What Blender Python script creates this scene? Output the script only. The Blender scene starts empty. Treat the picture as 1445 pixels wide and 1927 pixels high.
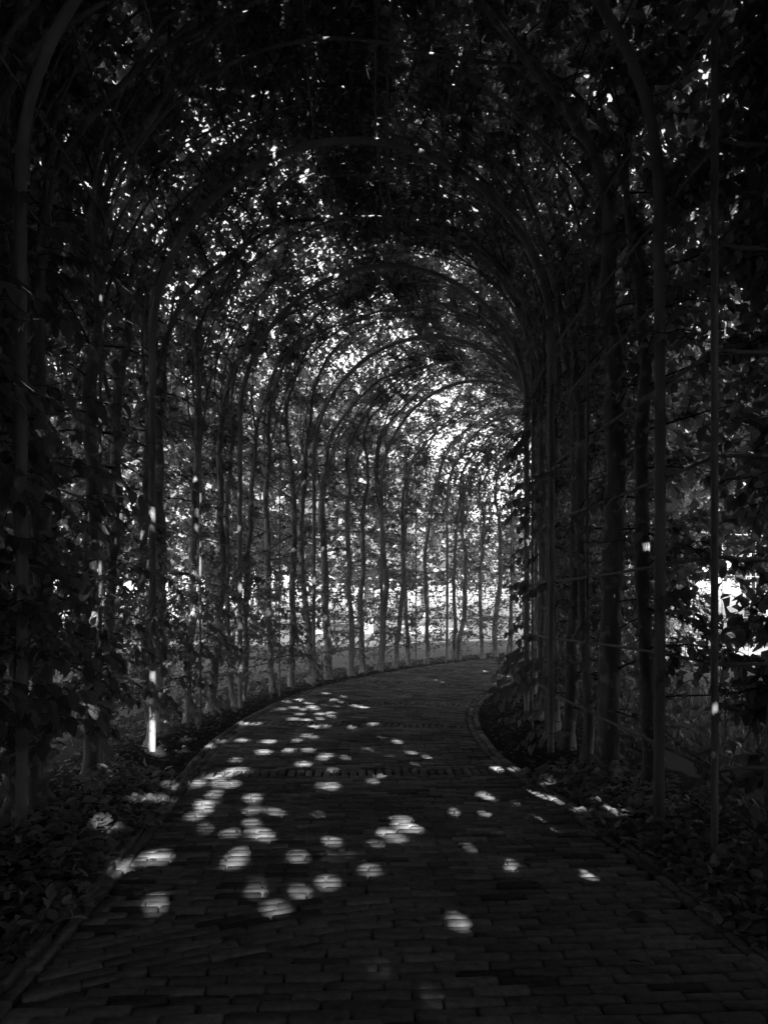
import bpy, math, random
import numpy as np
from mathutils import Vector, Matrix

SC = bpy.context.scene
COL = SC.collection
RNG = np.random.default_rng(11)
random.seed(11)
PI = math.pi

# ------------------------------------------------------------------ camera, light, exposure
cam_d = bpy.data.cameras.new('camera')
cam = bpy.data.objects.new('camera', cam_d)
COL.objects.link(cam)
cam.location = (0, 0, 1.2)
cam.rotation_euler = (PI/2, 0, 0)
cam_d.sensor_fit = 'AUTO'
cam_d.sensor_width = 36
cam_d.lens = 36*1385/1927
cam_d.shift_y = 176.5/1927
cam_d.clip_start = 0.05
cam_d.clip_end = 2000
SC.camera = cam

SUN_EL = math.radians(33)
SUN_AZ = math.radians(168)            # clockwise from +Y: the sun stands behind the camera, a little to the right
SUN = np.array([math.sin(SUN_AZ)*math.cos(SUN_EL), math.cos(SUN_AZ)*math.cos(SUN_EL), math.sin(SUN_EL)])

world = bpy.data.worlds.new('World')
SC.world = world
world.use_nodes = True
wt = world.node_tree
for n in list(wt.nodes): wt.nodes.remove(n)
sky = wt.nodes.new('ShaderNodeTexSky')
sky.sky_type = 'NISHITA'
sky.sun_disc = False
sky.sun_elevation = SUN_EL
sky.sun_rotation = SUN_AZ
sky.air_density = 1.0
sky.dust_density = 2.0
bw = wt.nodes.new('ShaderNodeRGBToBW')          # the photograph is monochrome
bg = wt.nodes.new('ShaderNodeBackground')
bg.inputs['Strength'].default_value = 0.064
wo = wt.nodes.new('ShaderNodeOutputWorld')
wt.links.new(sky.outputs[0], bw.inputs[0])
wt.links.new(bw.outputs[0], bg.inputs[0])
wt.links.new(bg.outputs[0], wo.inputs[0])

sun_d = bpy.data.lights.new('sun', 'SUN')
sun_d.energy = 2.0
sun_d.angle = math.radians(0.53)
sun_d.color = (1, 1, 1)
sun = bpy.data.objects.new('sun', sun_d)
COL.objects.link(sun)
sun.rotation_euler = Vector((-SUN[0], -SUN[1], -SUN[2])).to_track_quat('-Z', 'Y').to_euler()

SC.view_settings.view_transform = 'Standard'
SC.view_settings.look = 'None'
SC.view_settings.exposure = 3.3
SC.view_settings.gamma = 1
SC.view_settings.use_curve_mapping = False
SC.cycles.max_bounces = 10
SC.cycles.diffuse_bounces = 7
SC.cycles.transmission_bounces = 4
SC.cycles.use_denoising = True
SC.cycles.sample_clamp_indirect = 4.0

# ------------------------------------------------------------------ the line of the tunnel
CX0, TH0, SBEND, KAPPA = -0.013, math.radians(-2.68), 5.3, 0.0694
HALF, SPRING = 1.663, 3.42
RISE_END = SPRING + HALF*PI/2
S_HOOP, D_HOOP = 3.852, 2.297
_ss = np.arange(-14, 40, 0.02)
_th = TH0 + np.clip(_ss-SBEND, 0, None)*KAPPA
_X = np.cumsum(np.sin(_th))*0.02
_Y = np.cumsum(np.cos(_th))*0.02
_i0 = np.argmin(abs(_ss))
_X = _X-_X[_i0]+CX0
_Y = _Y-_Y[_i0]

class Main:
    R = HALF
    @staticmethod
    def frame(s):
        return np.interp(s, _ss, _X), np.interp(s, _ss, _Y), np.interp(s, _ss, _th)
class Side:                                   # the opening that leads off to the right beside the camera
    R = 1.40
    @staticmethod
    def frame(s):
        s = np.asarray(s, float)
        return 1.25+s, np.full_like(s, 1.93), np.full_like(s, PI/2)

def flat(s, t, z, F=Main):
    s, t, z = np.broadcast_arrays(np.asarray(s, float), np.asarray(t, float), np.asarray(z, float))
    x, y, th = F.frame(s)
    return np.stack([x+t*np.cos(th), y-t*np.sin(th), z], -1)

def shell(s, u, n, side, F=Main):
    """u: distance up the wall and over the arch, n: outwards from the hoops"""
    s, u, n = np.broadcast_arrays(np.asarray(s, float), np.asarray(u, float), np.asarray(n, float))
    R = F.R
    phi = np.clip((u-SPRING)/R, 0, None)
    t = side*(R+n)*np.cos(phi)
    z = np.minimum(u, SPRING)+(R+n)*np.sin(phi)
    return flat(s, t, z, F)

# ------------------------------------------------------------------ materials
def mat(name):
    m = bpy.data.materials.new(name)
    m.use_nodes = True
    nt = m.node_tree
    for n in list(nt.nodes): nt.nodes.remove(n)
    out = nt.nodes.new('ShaderNodeOutputMaterial')
    return m, nt, out
def N(nt, t, **kw):
    n = nt.nodes.new(t)
    for k, v in kw.items():
        if k in n.inputs: n.inputs[k].default_value = v
        else: setattr(n, k, v)
    return n
def ramp(nt, fac, stops):
    r = nt.nodes.new('ShaderNodeValToRGB')
    el = r.color_ramp.elements
    while len(el) < len(stops): el.new(0.5)
    for e, (p, v) in zip(el, stops):
        e.position = p
        e.color = (v, v, v, 1)
    nt.links.new(fac, r.inputs[0])
    return r.outputs[0]
def grain(name, scale, stops, rough=0.85, bump=0.3, bscale=None, stretch=(1, 1, 1), detail=6, spec=0.15, spots=None):
    m, nt, out = mat(name)
    tc = N(nt, 'ShaderNodeTexCoord')
    mp = N(nt, 'ShaderNodeMapping')
    mp.inputs['Scale'].default_value = stretch
    nt.links.new(tc.outputs['Object'], mp.inputs[0])
    nz = N(nt, 'ShaderNodeTexNoise', Scale=scale, Detail=detail, Roughness=0.65)
    nt.links.new(mp.outputs[0], nz.inputs['Vector'])
    c = ramp(nt, nz.outputs[0], stops)
    if spots:
        n2 = N(nt, 'ShaderNodeTexNoise', Scale=spots[0], Detail=3.0, Roughness=0.6)
        nt.links.new(tc.outputs['Object'], n2.inputs['Vector'])
        f = ramp(nt, n2.outputs[0], [(spots[1], 0), (spots[1]+0.06, 1)])
        mx = N(nt, 'ShaderNodeMix', data_type='RGBA')
        nt.links.new(f, mx.inputs[0])
        nt.links.new(c, mx.inputs[6])
        mx.inputs[7].default_value = (spots[2],)*3+(1,)
        c = mx.outputs[2]
    p = N(nt, 'ShaderNodeBsdfPrincipled', Roughness=rough)
    p.inputs['Specular IOR Level'].default_value = spec
    nt.links.new(c, p.inputs['Base Color'])
    b = N(nt, 'ShaderNodeBump', Strength=bump, Distance=0.01)
    n3 = N(nt, 'ShaderNodeTexNoise', Scale=bscale or scale*3, Detail=5.0)
    nt.links.new(mp.outputs[0], n3.inputs['Vector'])
    nt.links.new(n3.outputs[0], b.inputs['Height'])
    nt.links.new(b.outputs[0], p.inputs['Normal'])
    nt.links.new(p.outputs[0], out.inputs[0])
    return m

def leaf_mat(name, base, trans, veins=False, var=0.5):
    m, nt, out = mat(name)
    tc = N(nt, 'ShaderNodeTexCoord')
    geo = N(nt, 'ShaderNodeNewGeometry')
    nz = N(nt, 'ShaderNodeMapRange')
    nt.links.new(geo.outputs['Random Per Island'], nz.inputs[0])
    nz.inputs[3].default_value = 1-var
    nz.inputs[4].default_value = 1+var
    if veins:
        oi = N(nt, 'ShaderNodeObjectInfo')
        nt.links.new(oi.outputs['Random'], nz.inputs[0])
    def col(v):
        c = N(nt, 'ShaderNodeMath', operation='MULTIPLY')
        c.inputs[1].default_value = v
        nt.links.new(nz.outputs[0], c.inputs[0])
        return c.outputs[0]
    p = N(nt, 'ShaderNodeBsdfPrincipled', Roughness=0.48)
    p.inputs['Specular IOR Level'].default_value = 0.35
    nt.links.new(col(base), p.inputs['Base Color'])
    t = N(nt, 'ShaderNodeBsdfTranslucent')
    nt.links.new(col(trans), t.inputs['Color'])
    ad = N(nt, 'ShaderNodeAddShader')
    nt.links.new(p.outputs[0], ad.inputs[0])
    nt.links.new(t.outputs[0], ad.inputs[1])
    if veins:
        uv = N(nt, 'ShaderNodeUVMap')
        sp = N(nt, 'ShaderNodeSeparateXYZ')
        nt.links.new(uv.outputs[0], sp.inputs[0])
        a = N(nt, 'ShaderNodeMath', operation='ABSOLUTE')
        nt.links.new(sp.outputs['X'], a.inputs[0])
        k = N(nt, 'ShaderNodeMath', operation='MULTIPLY_ADD')
        nt.links.new(a.outputs[0], k.inputs[0])
        k.inputs[1].default_value = -0.55
        nt.links.new(sp.outputs['Y'], k.inputs[2])
        w = N(nt, 'ShaderNodeMath', operation='MULTIPLY')
        nt.links.new(k.outputs[0], w.inputs[0])
        w.inputs[1].default_value = 75.0
        s = N(nt, 'ShaderNodeMath', operation='SINE')
        nt.links.new(w.outputs[0], s.inputs[0])
        b = N(nt, 'ShaderNodeBump', Strength=0.7, Distance=0.004)
        nt.links.new(s.outputs[0], b.inputs['Height'])
        nt.links.new(b.outputs[0], p.inputs['Normal'])
        nt.links.new(b.outputs[0], t.inputs['Normal'])
    nt.links.new(ad.outputs[0], out.inputs[0])
    return m

M_BARK = grain('hornbeam_bark', 9, [(0.3, 0.13), (0.5, 0.25), (0.7, 0.40)], bump=0.5, bscale=40, stretch=(1, 1, 0.35), spots=(13, 0.58, 0.5))
M_TWIG = grain('twig_bark', 20, [(0.3, 0.04), (0.7, 0.09)], bump=0.0)
M_STEEL = grain('weathered_grey_metal', 6, [(0.3, 0.2), (0.5, 0.32), (0.75, 0.42)], rough=0.6, bump=0.12, bscale=60, stretch=(1, 1, 0.3), spots=(30, 0.68, 0.1))
M_ROD = grain('dull_rod_metal', 12, [(0.3, 0.22), (0.7, 0.36)], rough=0.6, bump=0.1)
M_LEAF = leaf_mat('hornbeam_leaf', 0.12, 0.21)
M_LEAFV = leaf_mat('veined_leaf', 0.12, 0.15, veins=True, var=0.35)
M_FAR = leaf_mat('distant_leaf', 0.11, 0.09)
M_LITTER = leaf_mat('dry_leaf', 0.09, 0.01, var=0.8)
M_SOIL = grain('dark_soil', 14, [(0.3, 0.018), (0.6, 0.04), (0.8, 0.075)], bump=1.0, bscale=60, rough=0.95)
M_SAND = grain('joint_sand', 30, [(0.3, 0.012), (0.7, 0.035)], bump=0.5, rough=0.95)
M_GRASS = grain('mown_grass', 3, [(0.3, 0.07), (0.7, 0.13)], bump=0.6, bscale=40, rough=0.9)
M_GRAVEL = grain('pale_gravel', 8, [(0.3, 0.26), (0.7, 0.38)], bump=0.4, bscale=60, rough=0.9)

def brick_mat():
    m, nt, out = mat('paving_brick')
    at = N(nt, 'ShaderNodeAttribute', attribute_name='tone')
    tc = N(nt, 'ShaderNodeTexCoord')
    geo = N(nt, 'ShaderNodeNewGeometry')
    n1 = N(nt, 'ShaderNodeTexNoise', Scale=28.0, Detail=6.0, Roughness=0.7)
    nt.links.new(geo.outputs['Position'], n1.inputs['Vector'])
    n2 = N(nt, 'ShaderNodeTexNoise', Scale=1.3, Detail=4.0, Roughness=0.6)
    nt.links.new(geo.outputs['Position'], n2.inputs['Vector'])
    r1 = ramp(nt, n1.outputs[0], [(0.28, 0.6), (0.5, 1.0), (0.72, 1.35)])
    r2 = ramp(nt, n2.outputs[0], [(0.3, 0.6), (0.7, 1.22)])
    a = N(nt, 'ShaderNodeMath', operation='MULTIPLY')
    nt.links.new(r1, a.inputs[0]); nt.links.new(r2, a.inputs[1])
    b = N(nt, 'ShaderNodeMath', operation='MULTIPLY')
    nt.links.new(a.outputs[0], b.inputs[0]); nt.links.new(at.outputs['Fac'], b.inputs[1])
    p = N(nt, 'ShaderNodeBsdfPrincipled', Roughness=0.92)
    p.inputs['Specular IOR Level'].default_value = 0.12
    nt.links.new(b.outputs[0], p.inputs['Base Color'])
    bp = N(nt, 'ShaderNodeBump', Strength=0.55, Distance=0.004)
    n3 = N(nt, 'ShaderNodeTexNoise', Scale=70.0, Detail=5.0)
    nt.links.new(geo.outputs['Position'], n3.inputs['Vector'])
    nt.links.new(n3.outputs[0], bp.inputs['Height'])
    nt.links.new(bp.outputs[0], p.inputs['Normal'])
    nt.links.new(p.outputs[0], out.inputs[0])
    return m
M_BRICK = brick_mat()

# ------------------------------------------------------------------ mesh helpers
def mesh_np(name, V, F, m, smooth=False, loops=None, totals=None):
    """F: (n,k) array of equal polygons, or loops/totals for mixed ones"""
    me = bpy.data.meshes.new(name)
    V = np.ascontiguousarray(V, dtype=np.float32).reshape(-1, 3)
    if F is not None:
        F = np.asarray(F, dtype=np.int32)
        loops = F.ravel()
        totals = np.full(len(F), F.shape[1], np.int32)
    starts = np.concatenate([[0], np.cumsum(totals)[:-1]]).astype(np.int32)
    me.vertices.add(len(V)); me.vertices.foreach_set('co', V.ravel())
    me.loops.add(len(loops)); me.loops.foreach_set('vertex_index', loops.astype(np.int32))
    me.polygons.add(len(totals))
    me.polygons.foreach_set('loop_start', starts)
    if smooth: me.polygons.foreach_set('use_smooth', np.ones(len(totals), bool))
    me.update(calc_edges=True)
    me.materials.append(m)
    return me
def link(name, me, parent=None, loc=(0, 0, 0)):
    o = bpy.data.objects.new(name, me)
    COL.objects.link(o)
    o.location = loc
    if parent is not None: o.parent = parent
    return o
def tag(o, label, cat, group=None):
    o['label'] = label; o['category'] = cat
    if group: o['group'] = group
    return o
def thing(name, loc, label, cat, group=None):
    o = link(name, None, None, loc)
    o.empty_display_size = 0.2
    return tag(o, label, cat, group)
def structure(o):
    o['kind'] = 'structure'
    return o
def stuff(o):
    o['kind'] = 'stuff'
    return o
def unit(v):
    return v/np.maximum(np.linalg.norm(v, axis=-1, keepdims=True), 1e-9)

def tubes(P, rad, sides):
    """P (m,k,3) polylines, rad (m,k) -> verts, quads"""
    P = np.asarray(P, float); rad = np.asarray(rad, float)
    m, k, _ = P.shape
    T = np.empty_like(P)
    T[:, 1:-1] = P[:, 2:]-P[:, :-2]
    T[:, 0] = P[:, 1]-P[:, 0]; T[:, -1] = P[:, -1]-P[:, -2]
    T = unit(T)
    ref = np.where(np.abs(T[:, :1, 2:3]) > 0.8, np.array([[[0.8, 0.6, 0.0]]]), np.array([[[0.0, 0.0, 1.0]]]))
    # one reference per tube keeps the rings from twisting
    A = unit(np.cross(T, np.broadcast_to(ref, T.shape)))
    for j in range(1, k):
        a = A[:, j-1]-T[:, j]*np.sum(A[:, j-1]*T[:, j], -1, keepdims=True)
        A[:, j] = unit(a)
    B = np.cross(T, A)
    ang = np.arange(sides)*2*PI/sides
    V = P[:, :, None]+rad[:, :, None, None]*(np.cos(ang)[None, None, :, None]*A[:, :, None]+np.sin(ang)[None, None, :, None]*B[:, :, None])
    idx = np.arange(m*k*sides).reshape(m, k, sides)
    a = idx[:, :-1]; b = idx[:, 1:]
    q = np.stack([a, np.roll(a, -1, 2), np.roll(b, -1, 2), b], -1).reshape(-1, 4)
    return V.reshape(-1, 3), q

LO, LW = {}, {}
# leaf outlines: (along, across, lift)
LO[5] = np.array([[0, 0, 0], [0.42, -0.5, 0.1], [0.42, 0.5, 0.1], [1, 0, -0.1], [0.45, 0, 0]])
LW[5] = np.array([[0, 4, 1], [1, 4, 3], [3, 4, 2], [2, 4, 0]])
LO[4] = np.array([[0, 0, 0], [0.45, -0.5, 0.1], [0.45, 0.5, 0.1], [1, 0, -0.1]])
LW[4] = np.array([[0, 3, 1], [3, 0, 2]])
LO[9] = np.array([[0, 0, 0], [0.16, -0.36, 0.06], [0.45, -0.5, 0.11], [0.76, -0.3, 0.03], [1, 0, -0.12],
                  [0.76, 0.3, 0.03], [0.45, 0.5, 0.11], [0.16, 0.36, 0.06], [0.4, 0, 0.0]])
LW[9] = np.array([[8, i, (i+1) % 8][::-1] for i in range(8)])
def leaf_batch(B, D, Nm, L, W, kind):
    D = unit(D)
    X = unit(np.cross(D, Nm)); Nn = np.cross(X, D)
    o = LO[kind]
    V = B[:, None]+D[:, None]*(o[None, :, 0:1]*L[:, None, None])+X[:, None]*(o[None, :, 1:2]*W[:, None, None])+Nn[:, None]*(o[None, :, 2:3]*L[:, None, None])
    f = LW[kind][None]+(np.arange(len(B))*len(o))[:, None, None]
    return V.reshape(-1, 3), f.reshape(-1, 3)

# ------------------------------------------------------------------ where the sun gets through (gaps in the foliage)
DAP = []                                   # photograph pixels of the sun flecks on the paving
for x, y, r in [(100,565,1),(155,545,.7),(230,540,1),(325,590,1.3),(350,545,1),(430,580,1.1),(460,540,1.1),(500,520,1),(540,525,1),(510,580,1),
                (205,622,1),(490,638,1),(590,603,.9),(565,615,.8),(670,612,1),(755,583,.9),(815,527,.8),(885,545,1),(860,605,.8),(945,592,1),(1000,610,.9),
                (965,638,.8),(1108,627,.7),(1075,540,.7),(615,735,1.15),(570,728,.7),(785,713,.8),(620,668,.6),(820,690,.6),(285,783,1),(230,665,1.1),(190,672,1.1),
                (150,690,1.1),(110,690,1.1),(50,720,1.1),(140,720,1.1),(190,725,1),(125,763,.8),(90,800,.9),(75,825,.8),(30,855,1),(280,832,.8),(340,828,.9),
                (385,838,.8),(75,910,.8),(180,930,.85),(280,885,.7),(290,925,1),(330,940,1.15),(225,1010,.9),(210,1045,1),(465,1030,.8),(610,965,.8),(680,1030,1),
                (755,1080,.85),(595,1135,1.05),(480,1178,.8),(295,1175,.7),(905,875,1),(935,895,1.1),(965,905,1),(905,905,1),(845,930,.9),(880,950,.9),(810,970,1),
                (1180,990,.5),(1320,940,.9),(1255,855,.7),(1105,840,.7),(1235,765,1),(1280,785,1),(1390,810,.8),(1430,760,1),(1300,660,.9),(1370,1070,.9),
                (690,485,1),(780,472,1),(530,482,1.1),(590,480,1),(480,430,1.2),(560,430,1.1),(600,425,1),(450,450,1),(500,455,1.1),(540,410,1),(420,380,1.1),
                (470,370,1.2),(580,395,1.1),(630,400,1),(650,380,1.1),(720,398,1.1),(745,403,1),(700,395,1),(590,345,.8),(655,358,.9),(620,370,1),(510,385,1.1),
                (540,400,1.2),(490,410,1.1),(240,470,1),(300,470,1),(400,410,.9),(520,400,1.1),(450,405,1.1),(560,450,1.0),(610,440,.9)]:
    DAP.append((350+.4498*x, 1150+.4498*y, r))
for x, y, r in [(710,130,1),(600,225,1),(700,215,.9),(480,250,.9),(240,450,.8),(330,750,1.1),(545,685,1),(640,660,.7)]:
    DAP.append((150+.2422*x, 1450+.2422*y, r))
for x, y, r in [(90,925,1),(170,920,.8),(330,1000,1.1),(285,1045,1.1),(350,1060,1),(240,1035,.9),(390,1080,.9),(200,1100,.8),(380,1140,1),(285,1170,.9),(300,1215,1),
                (400,1220,1),(500,1130,.9),(560,1090,.9),(620,1140,.8),(680,1170,.9),(675,1380,1),(530,1450,1),(175,1410,1),(115,1255,.9)]:
    DAP.append((900+.3772*x, 1100+.3772*y, r))
DAP += [(290,1700,.6),(517,1712,.9),(862,1733,.7),(905,1262,1),(955,1272,1.1),(940,1270,.9),(912,1263,1),(1315,1860,.5)]
HOLES = []
for px, py, r in DAP:
    HOLES.append(((px-722.5)/(py-1140)*1.2, 1385*1.2/(py-1140), 0.0, r*(0.75 if py > 1560 else (1.2 if py < 1375 else 1.0))))
def at_px(px, py, Y):
    return ((px-722.5)*Y/1385, Y, 1.2-(py-1140)*Y/1385)
for px, py, Y, r in [(286,1345,6.0,1.2),(284,1365,6.0,1.2),(285,1385,6.0,1.3),(292,1405,6.0,1.3),(300,1412,6.0,1.2),(340,1408,6.1,1),
                     (280,1320,6.0,1),(372,1000,7.3,1),(372,1030,7.3,1.2),(371,1060,7.3,1.2),(352,1000,7.7,1),(353,1045,7.7,1.2),(352,1075,7.7,1),(335,1040,7.7,1),
                     (330,936,6.2,1),(340,942,6.2,1),(432,1290,8.3,1),(392,1180,8.4,.9),(345,1330,6.1,1.1),(455,1270,8.8,.9),(1138,1135,5.0,.9),
                     (60,500,3.6,.8),(25,610,3.4,.7),(160,1305,4.0,.7),(1010,900,8.0,1),(1012,940,8.0,1),(1005,1005,8.0,1)]:
    HOLES.append(at_px(px, py, Y)+(r,))
for k in range(110):
    a_s = RNG.uniform(5.0, 11.5)
    p_ = shell(a_s, RNG.uniform(0.6, 3.2), RNG.uniform(-0.05, 0.25), -1)
    hx = p_[0]+SUN[0]*(p_[1]-3.93)/(-SUN[1])
    if abs(hx+1.87) < 0.11: continue
    HOLES.append((p_[0], p_[1], p_[2], RNG.uniform(0.45, 1.0)))
HOLES = np.array(HOLES)
_e1 = unit(np.cross(SUN, [0, 0, 1.0])); _e2 = np.cross(SUN, _e1)
H2 = np.stack([HOLES[:, :3]@_e1, HOLES[:, :3]@_e2], -1)
HT = HOLES[:, :3]@SUN
HOLE_R = 0.0215
def clear(P, size, fuzz=0.0):
    """True for pieces that leave every sun gap open"""
    P = np.asarray(P)
    if len(P) == 0: return np.zeros(0, bool)
    a = np.stack([P@_e1, P@_e2], -1)
    t = P@SUN
    ok = np.ones(len(P), bool)
    for (hx, hy), ht, r in zip(H2, HT, HOLES[:, 3]):
        d = (a[:, 0]-hx)**2+(a[:, 1]-hy)**2
        dist = np.maximum(t-ht, 0)
        rad = HOLE_R*r+0.0046*np.maximum(dist-9, 0)+size
        ok &= ~((d < rad*rad) & (t > ht+0.03))
    return ok

def clear_leaf(A, D, L, hw):
    """the same for leaves: A base, D direction, L length, hw half width"""
    if len(A) == 0: return np.zeros(0, bool)
    B = A+D*L[:, None]
    a = np.stack([A@_e1, A@_e2], -1); b = np.stack([B@_e1, B@_e2], -1)
    t = ((A+B)*0.5)@SUN
    mid = (a+b)*0.5
    ok = np.ones(len(A), bool)
    for (hx, hy), ht, r in zip(H2, HT, HOLES[:, 3]):
        c = np.nonzero((np.abs(mid[:, 0]-hx) < 0.3) & (np.abs(mid[:, 1]-hy) < 0.3) & (t > ht+0.03) & ok)[0]
        if len(c) == 0: continue
        h = np.array([hx, hy])
        ab = b[c]-a[c]
        f = np.clip(np.sum((h-a[c])*ab, -1)/np.maximum(np.sum(ab*ab, -1), 1e-9), 0, 1)
        d = np.linalg.norm(a[c]+ab*f[:, None]-h, axis=-1)
        rad = HOLE_R*r+0.0046*np.maximum(t[c]-ht-9, 0)+hw[c]*0.45
        ok[c[d < rad]] = False
    return ok

# ------------------------------------------------------------------ ground
def sheet(name, s, tl, tr, z, m, nt=6, bumpy=0.0, F=Main):
    s = np.asarray(s, float)
    f = np.linspace(0, 1, nt)
    t = tl[:, None]*(1-f)+tr[:, None]*f
    zz = np.full(t.shape, z)+RNG.normal(size=t.shape)*bumpy
    V = flat(np.broadcast_to(s[:, None], t.shape), t, zz, F)
    i = np.arange(V.shape[0]*nt).reshape(-1, nt)
    q = np.stack([i[:-1, :-1], i[:-1, 1:], i[1:, 1:], i[1:, :-1]], -1).reshape(-1, 4)
    return structure(link(name, mesh_np(name, V, q, m, smooth=True)))
def path_edge(s):
    tl = np.interp(s, [-12, 2, 3.3, 4.4, 6.7, 8.5, 10, 13, 40], [-1.15, -1.12, -1.12, -1.15, -1.27, -1.36, -1.45, -1.45, -1.42])
    tr = np.interp(s, [-12, 2, 3.2, 4.5, 5.6, 7.9, 9.8, 40], [1.5, 1.5, 1.48, 1.38, 1.24, 1.15, 1.1, 1.08])
    return tl, tr
_s = np.arange(-9, 34, 0.12)
_tl, _tr = path_edge(_s)
lawn_v = []
_r = [0, 6, 12, 20, 35, 60, 110, 200, 400, 900]
_na = 48
lawn_v.append((0, 10, -0.10))
for r in _r[1:]:
    for k in range(_na):
        a = 2*PI*k/_na
        lawn_v.append((r*math.cos(a), 10+r*math.sin(a), -0.10))
lf = [(0, 1+k, 1+(k+1) % _na) for k in range(_na)]
for j in range(len(_r)-2):
    for k in range(_na):
        a = 1+j*_na
        b = a+_na
        lf.append((a+k, b+k, b+(k+1) % _na, a+(k+1) % _na))
me = bpy.data.meshes.new('lawn'); me.from_pydata(lawn_v, [], lf); me.materials.append(M_GRASS)
structure(link('lawn', me))
sheet('planting_bed', _s, _tl-1.35, _tl-0.005, -0.02, M_SOIL, nt=14, bumpy=0.012)
sheet('planting_bed', _s, _tr+0.005, _tr+1.15, -0.02, M_SOIL, nt=12, bumpy=0.012)
path = sheet('brick_path', _s, _tl, _tr, -0.022, M_SAND, nt=4)
# pale gravel walk beyond the lawn
def flat_patch(name, a0, a1, r0, r1, z, m, n=30):
    V = []
    for k in range(n+1):
        f = k/n
        a = math.radians(a0+(a1-a0)*f)
        w = math.sin(PI*min(1, max(0, f)))**0.5
        mid = (r0+r1)/2+1.5*math.sin(k*0.9)+0.8*math.sin(k*2.3)
        h = (r1-r0)/2*w+0.05
        for r in (mid-h, mid, mid+h):
            V.append((r*math.sin(a), r*math.cos(a), z))
    q = [(k*3+j, k*3+j+1, k*3+j+4, k*3+j+3) for k in range(n) for j in range(2)]
    me = bpy.data.meshes.new(name); me.from_pydata(V, [], q); me.materials.append(m)
    return structure(link(name, me))
flat_patch('gravel_walk', -5, 6.5, 34, 47, -0.088, M_GRAVEL)
flat_patch('gravel_walk', -44, -22, 22, 30, -0.088, M_GRAVEL)

# ------------------------------------------------------------------ bricks
NVAR = 14
def unit_brick(k):
    """local outline of one worn brick, 1 = half length / half width"""
    r = np.random.default_rng(500+k)
    hl, hw = 0.0895, 0.0252
    c = 0.006+r.random(4)*0.006
    d = 0.005+r.random(4)*0.004
    o = [(-hl+c[0], -hw), (hl-c[1], -hw), (hl, -hw+d[1]), (hl, hw-d[2]), (hl-c[2], hw), (-hl+c[3], hw), (-hl, hw-d[3]), (-hl, -hw+d[0])]
    o = np.array(o)+r.normal(size=(8, 2))*0.0016
    tilt = r.normal(size=2)*np.array([0.008, 0.014])
    top = o*np.array([0.972, 0.90])
    V = np.zeros((24, 3))
    V[:8, :2] = o; V[:8, 2] = -0.055
    V[8:16, :2] = o; V[8:16, 2] = -0.004
    V[16:, :2] = top; V[16:, 2] = r.normal(size=8)*0.0008
    V[8:, 2] += V[8:, 0]*tilt[0]+V[8:, 1]*tilt[1]
    tone = float(np.clip(0.235+r.normal()*0.06, 0.1, 0.38))
    return V, tone
BR_L, BR_T = [], []
for j in range(8):
    BR_L += [j, (j+1) % 8, 8+(j+1) % 8, 8+j]; BR_T.append(4)
for j in range(8):
    BR_L += [8+j, 8+(j+1) % 8, 16+(j+1) % 8, 16+j]; BR_T.append(4)
BR_L += list(range(16, 24)); BR_T.append(8)
BR_L = np.array(BR_L, np.int32); BR_T = np.array(BR_T, np.int32)
VARS = [unit_brick(k) for k in range(NVAR)]
BR_MESH = []
for k, (V, tone) in enumerate(VARS):
    me = mesh_np('brick', V, None, M_BRICK, loops=BR_L, totals=BR_T)
    a = me.attributes.new('tone', 'FLOAT', 'FACE')
    a.data.foreach_set('value', np.full(len(BR_T), tone, np.float32))
    BR_MESH.append(me)

BRICKS = []           # (s, t, extra angle, scale along its length, scale across, z)
ROW = 0.0570
PITCH = 0.186
def edge_tl(s): return float(path_edge(s)[0])
def edge_tr(s): return float(path_edge(s)[1])
EDGE = 0.125
BANDS = [5.24, 7.36, 9.0, 11.3, 13.7, 16.1, 18.5, 20.9, 23.3]
def bend(t):
    return 0.0 if t > 0.15 else 0.34*(0.15-t)**1.4
B0, BK = 3.06, 7
def stretcher_row(s, off, inside=None):
    lo, hi = edge_tl(s)+EDGE, edge_tr(s)-EDGE
    t = lo-PITCH*off
    while t < hi-0.02:
        a, b = max(t, lo), min(t+PITCH, hi)
        if b-a > 0.045:
            c = (a+b)/2
            dz = inside(s, c)
            if dz is not None:
                BRICKS.append((s, c, RNG.normal()*0.012, (b-a)/PITCH, 1.0, dz+RNG.normal()*0.003))
        t += PITCH
def not_bent(s, t):
    b = bend(t)
    lo, hi = B0-(BK-0.5)*ROW-b, B0+ROW*0.5-b
    if lo+0.7*ROW < s < hi-0.7*ROW: return None
    return -0.009 if (lo-0.6*ROW < s < hi+0.6*ROW and b > 0) else 0.0
s = -2.0
nb = 0; row = 0
while s < 27:
    if nb < len(BANDS) and s >= BANDS[nb]-ROW*0.5:
        # a band of bricks laid the other way
        dbl = nb >= 2
        for rep in range(2 if dbl else 1):
            sc = s+PITCH*0.5-ROW*0.5
            lo, hi = edge_tl(sc)+EDGE*0.5, edge_tr(sc)-EDGE*0.5
            n = int((hi-lo)/0.063)
            for k in range(n):
                t = lo+(k+0.5)*(hi-lo)/n
                half = RNG.random() < 0.28
                a = PI/2+RNG.normal()*0.015+(0.30 if dbl and rep == 0 else (-0.12 if dbl else 0))
                if half:
                    cut = RNG.choice([0.35, 0.65])
                    BRICKS.append((sc-PITCH*(0.5-cut/2), t, a, cut, 0.9, RNG.normal()*0.002))
                    BRICKS.append((sc+PITCH*cut/2, t, a, 1-cut, 0.9, RNG.normal()*0.002))
                else:
                    BRICKS.append((sc, t, a, 1.0, 0.9, RNG.normal()*0.002))
            s += PITCH+0.004
        nb += 1
        continue
    stretcher_row(s, (row % 2)*0.5+RNG.random()*0.22, not_bent)
    row += 1
    s += ROW
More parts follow.
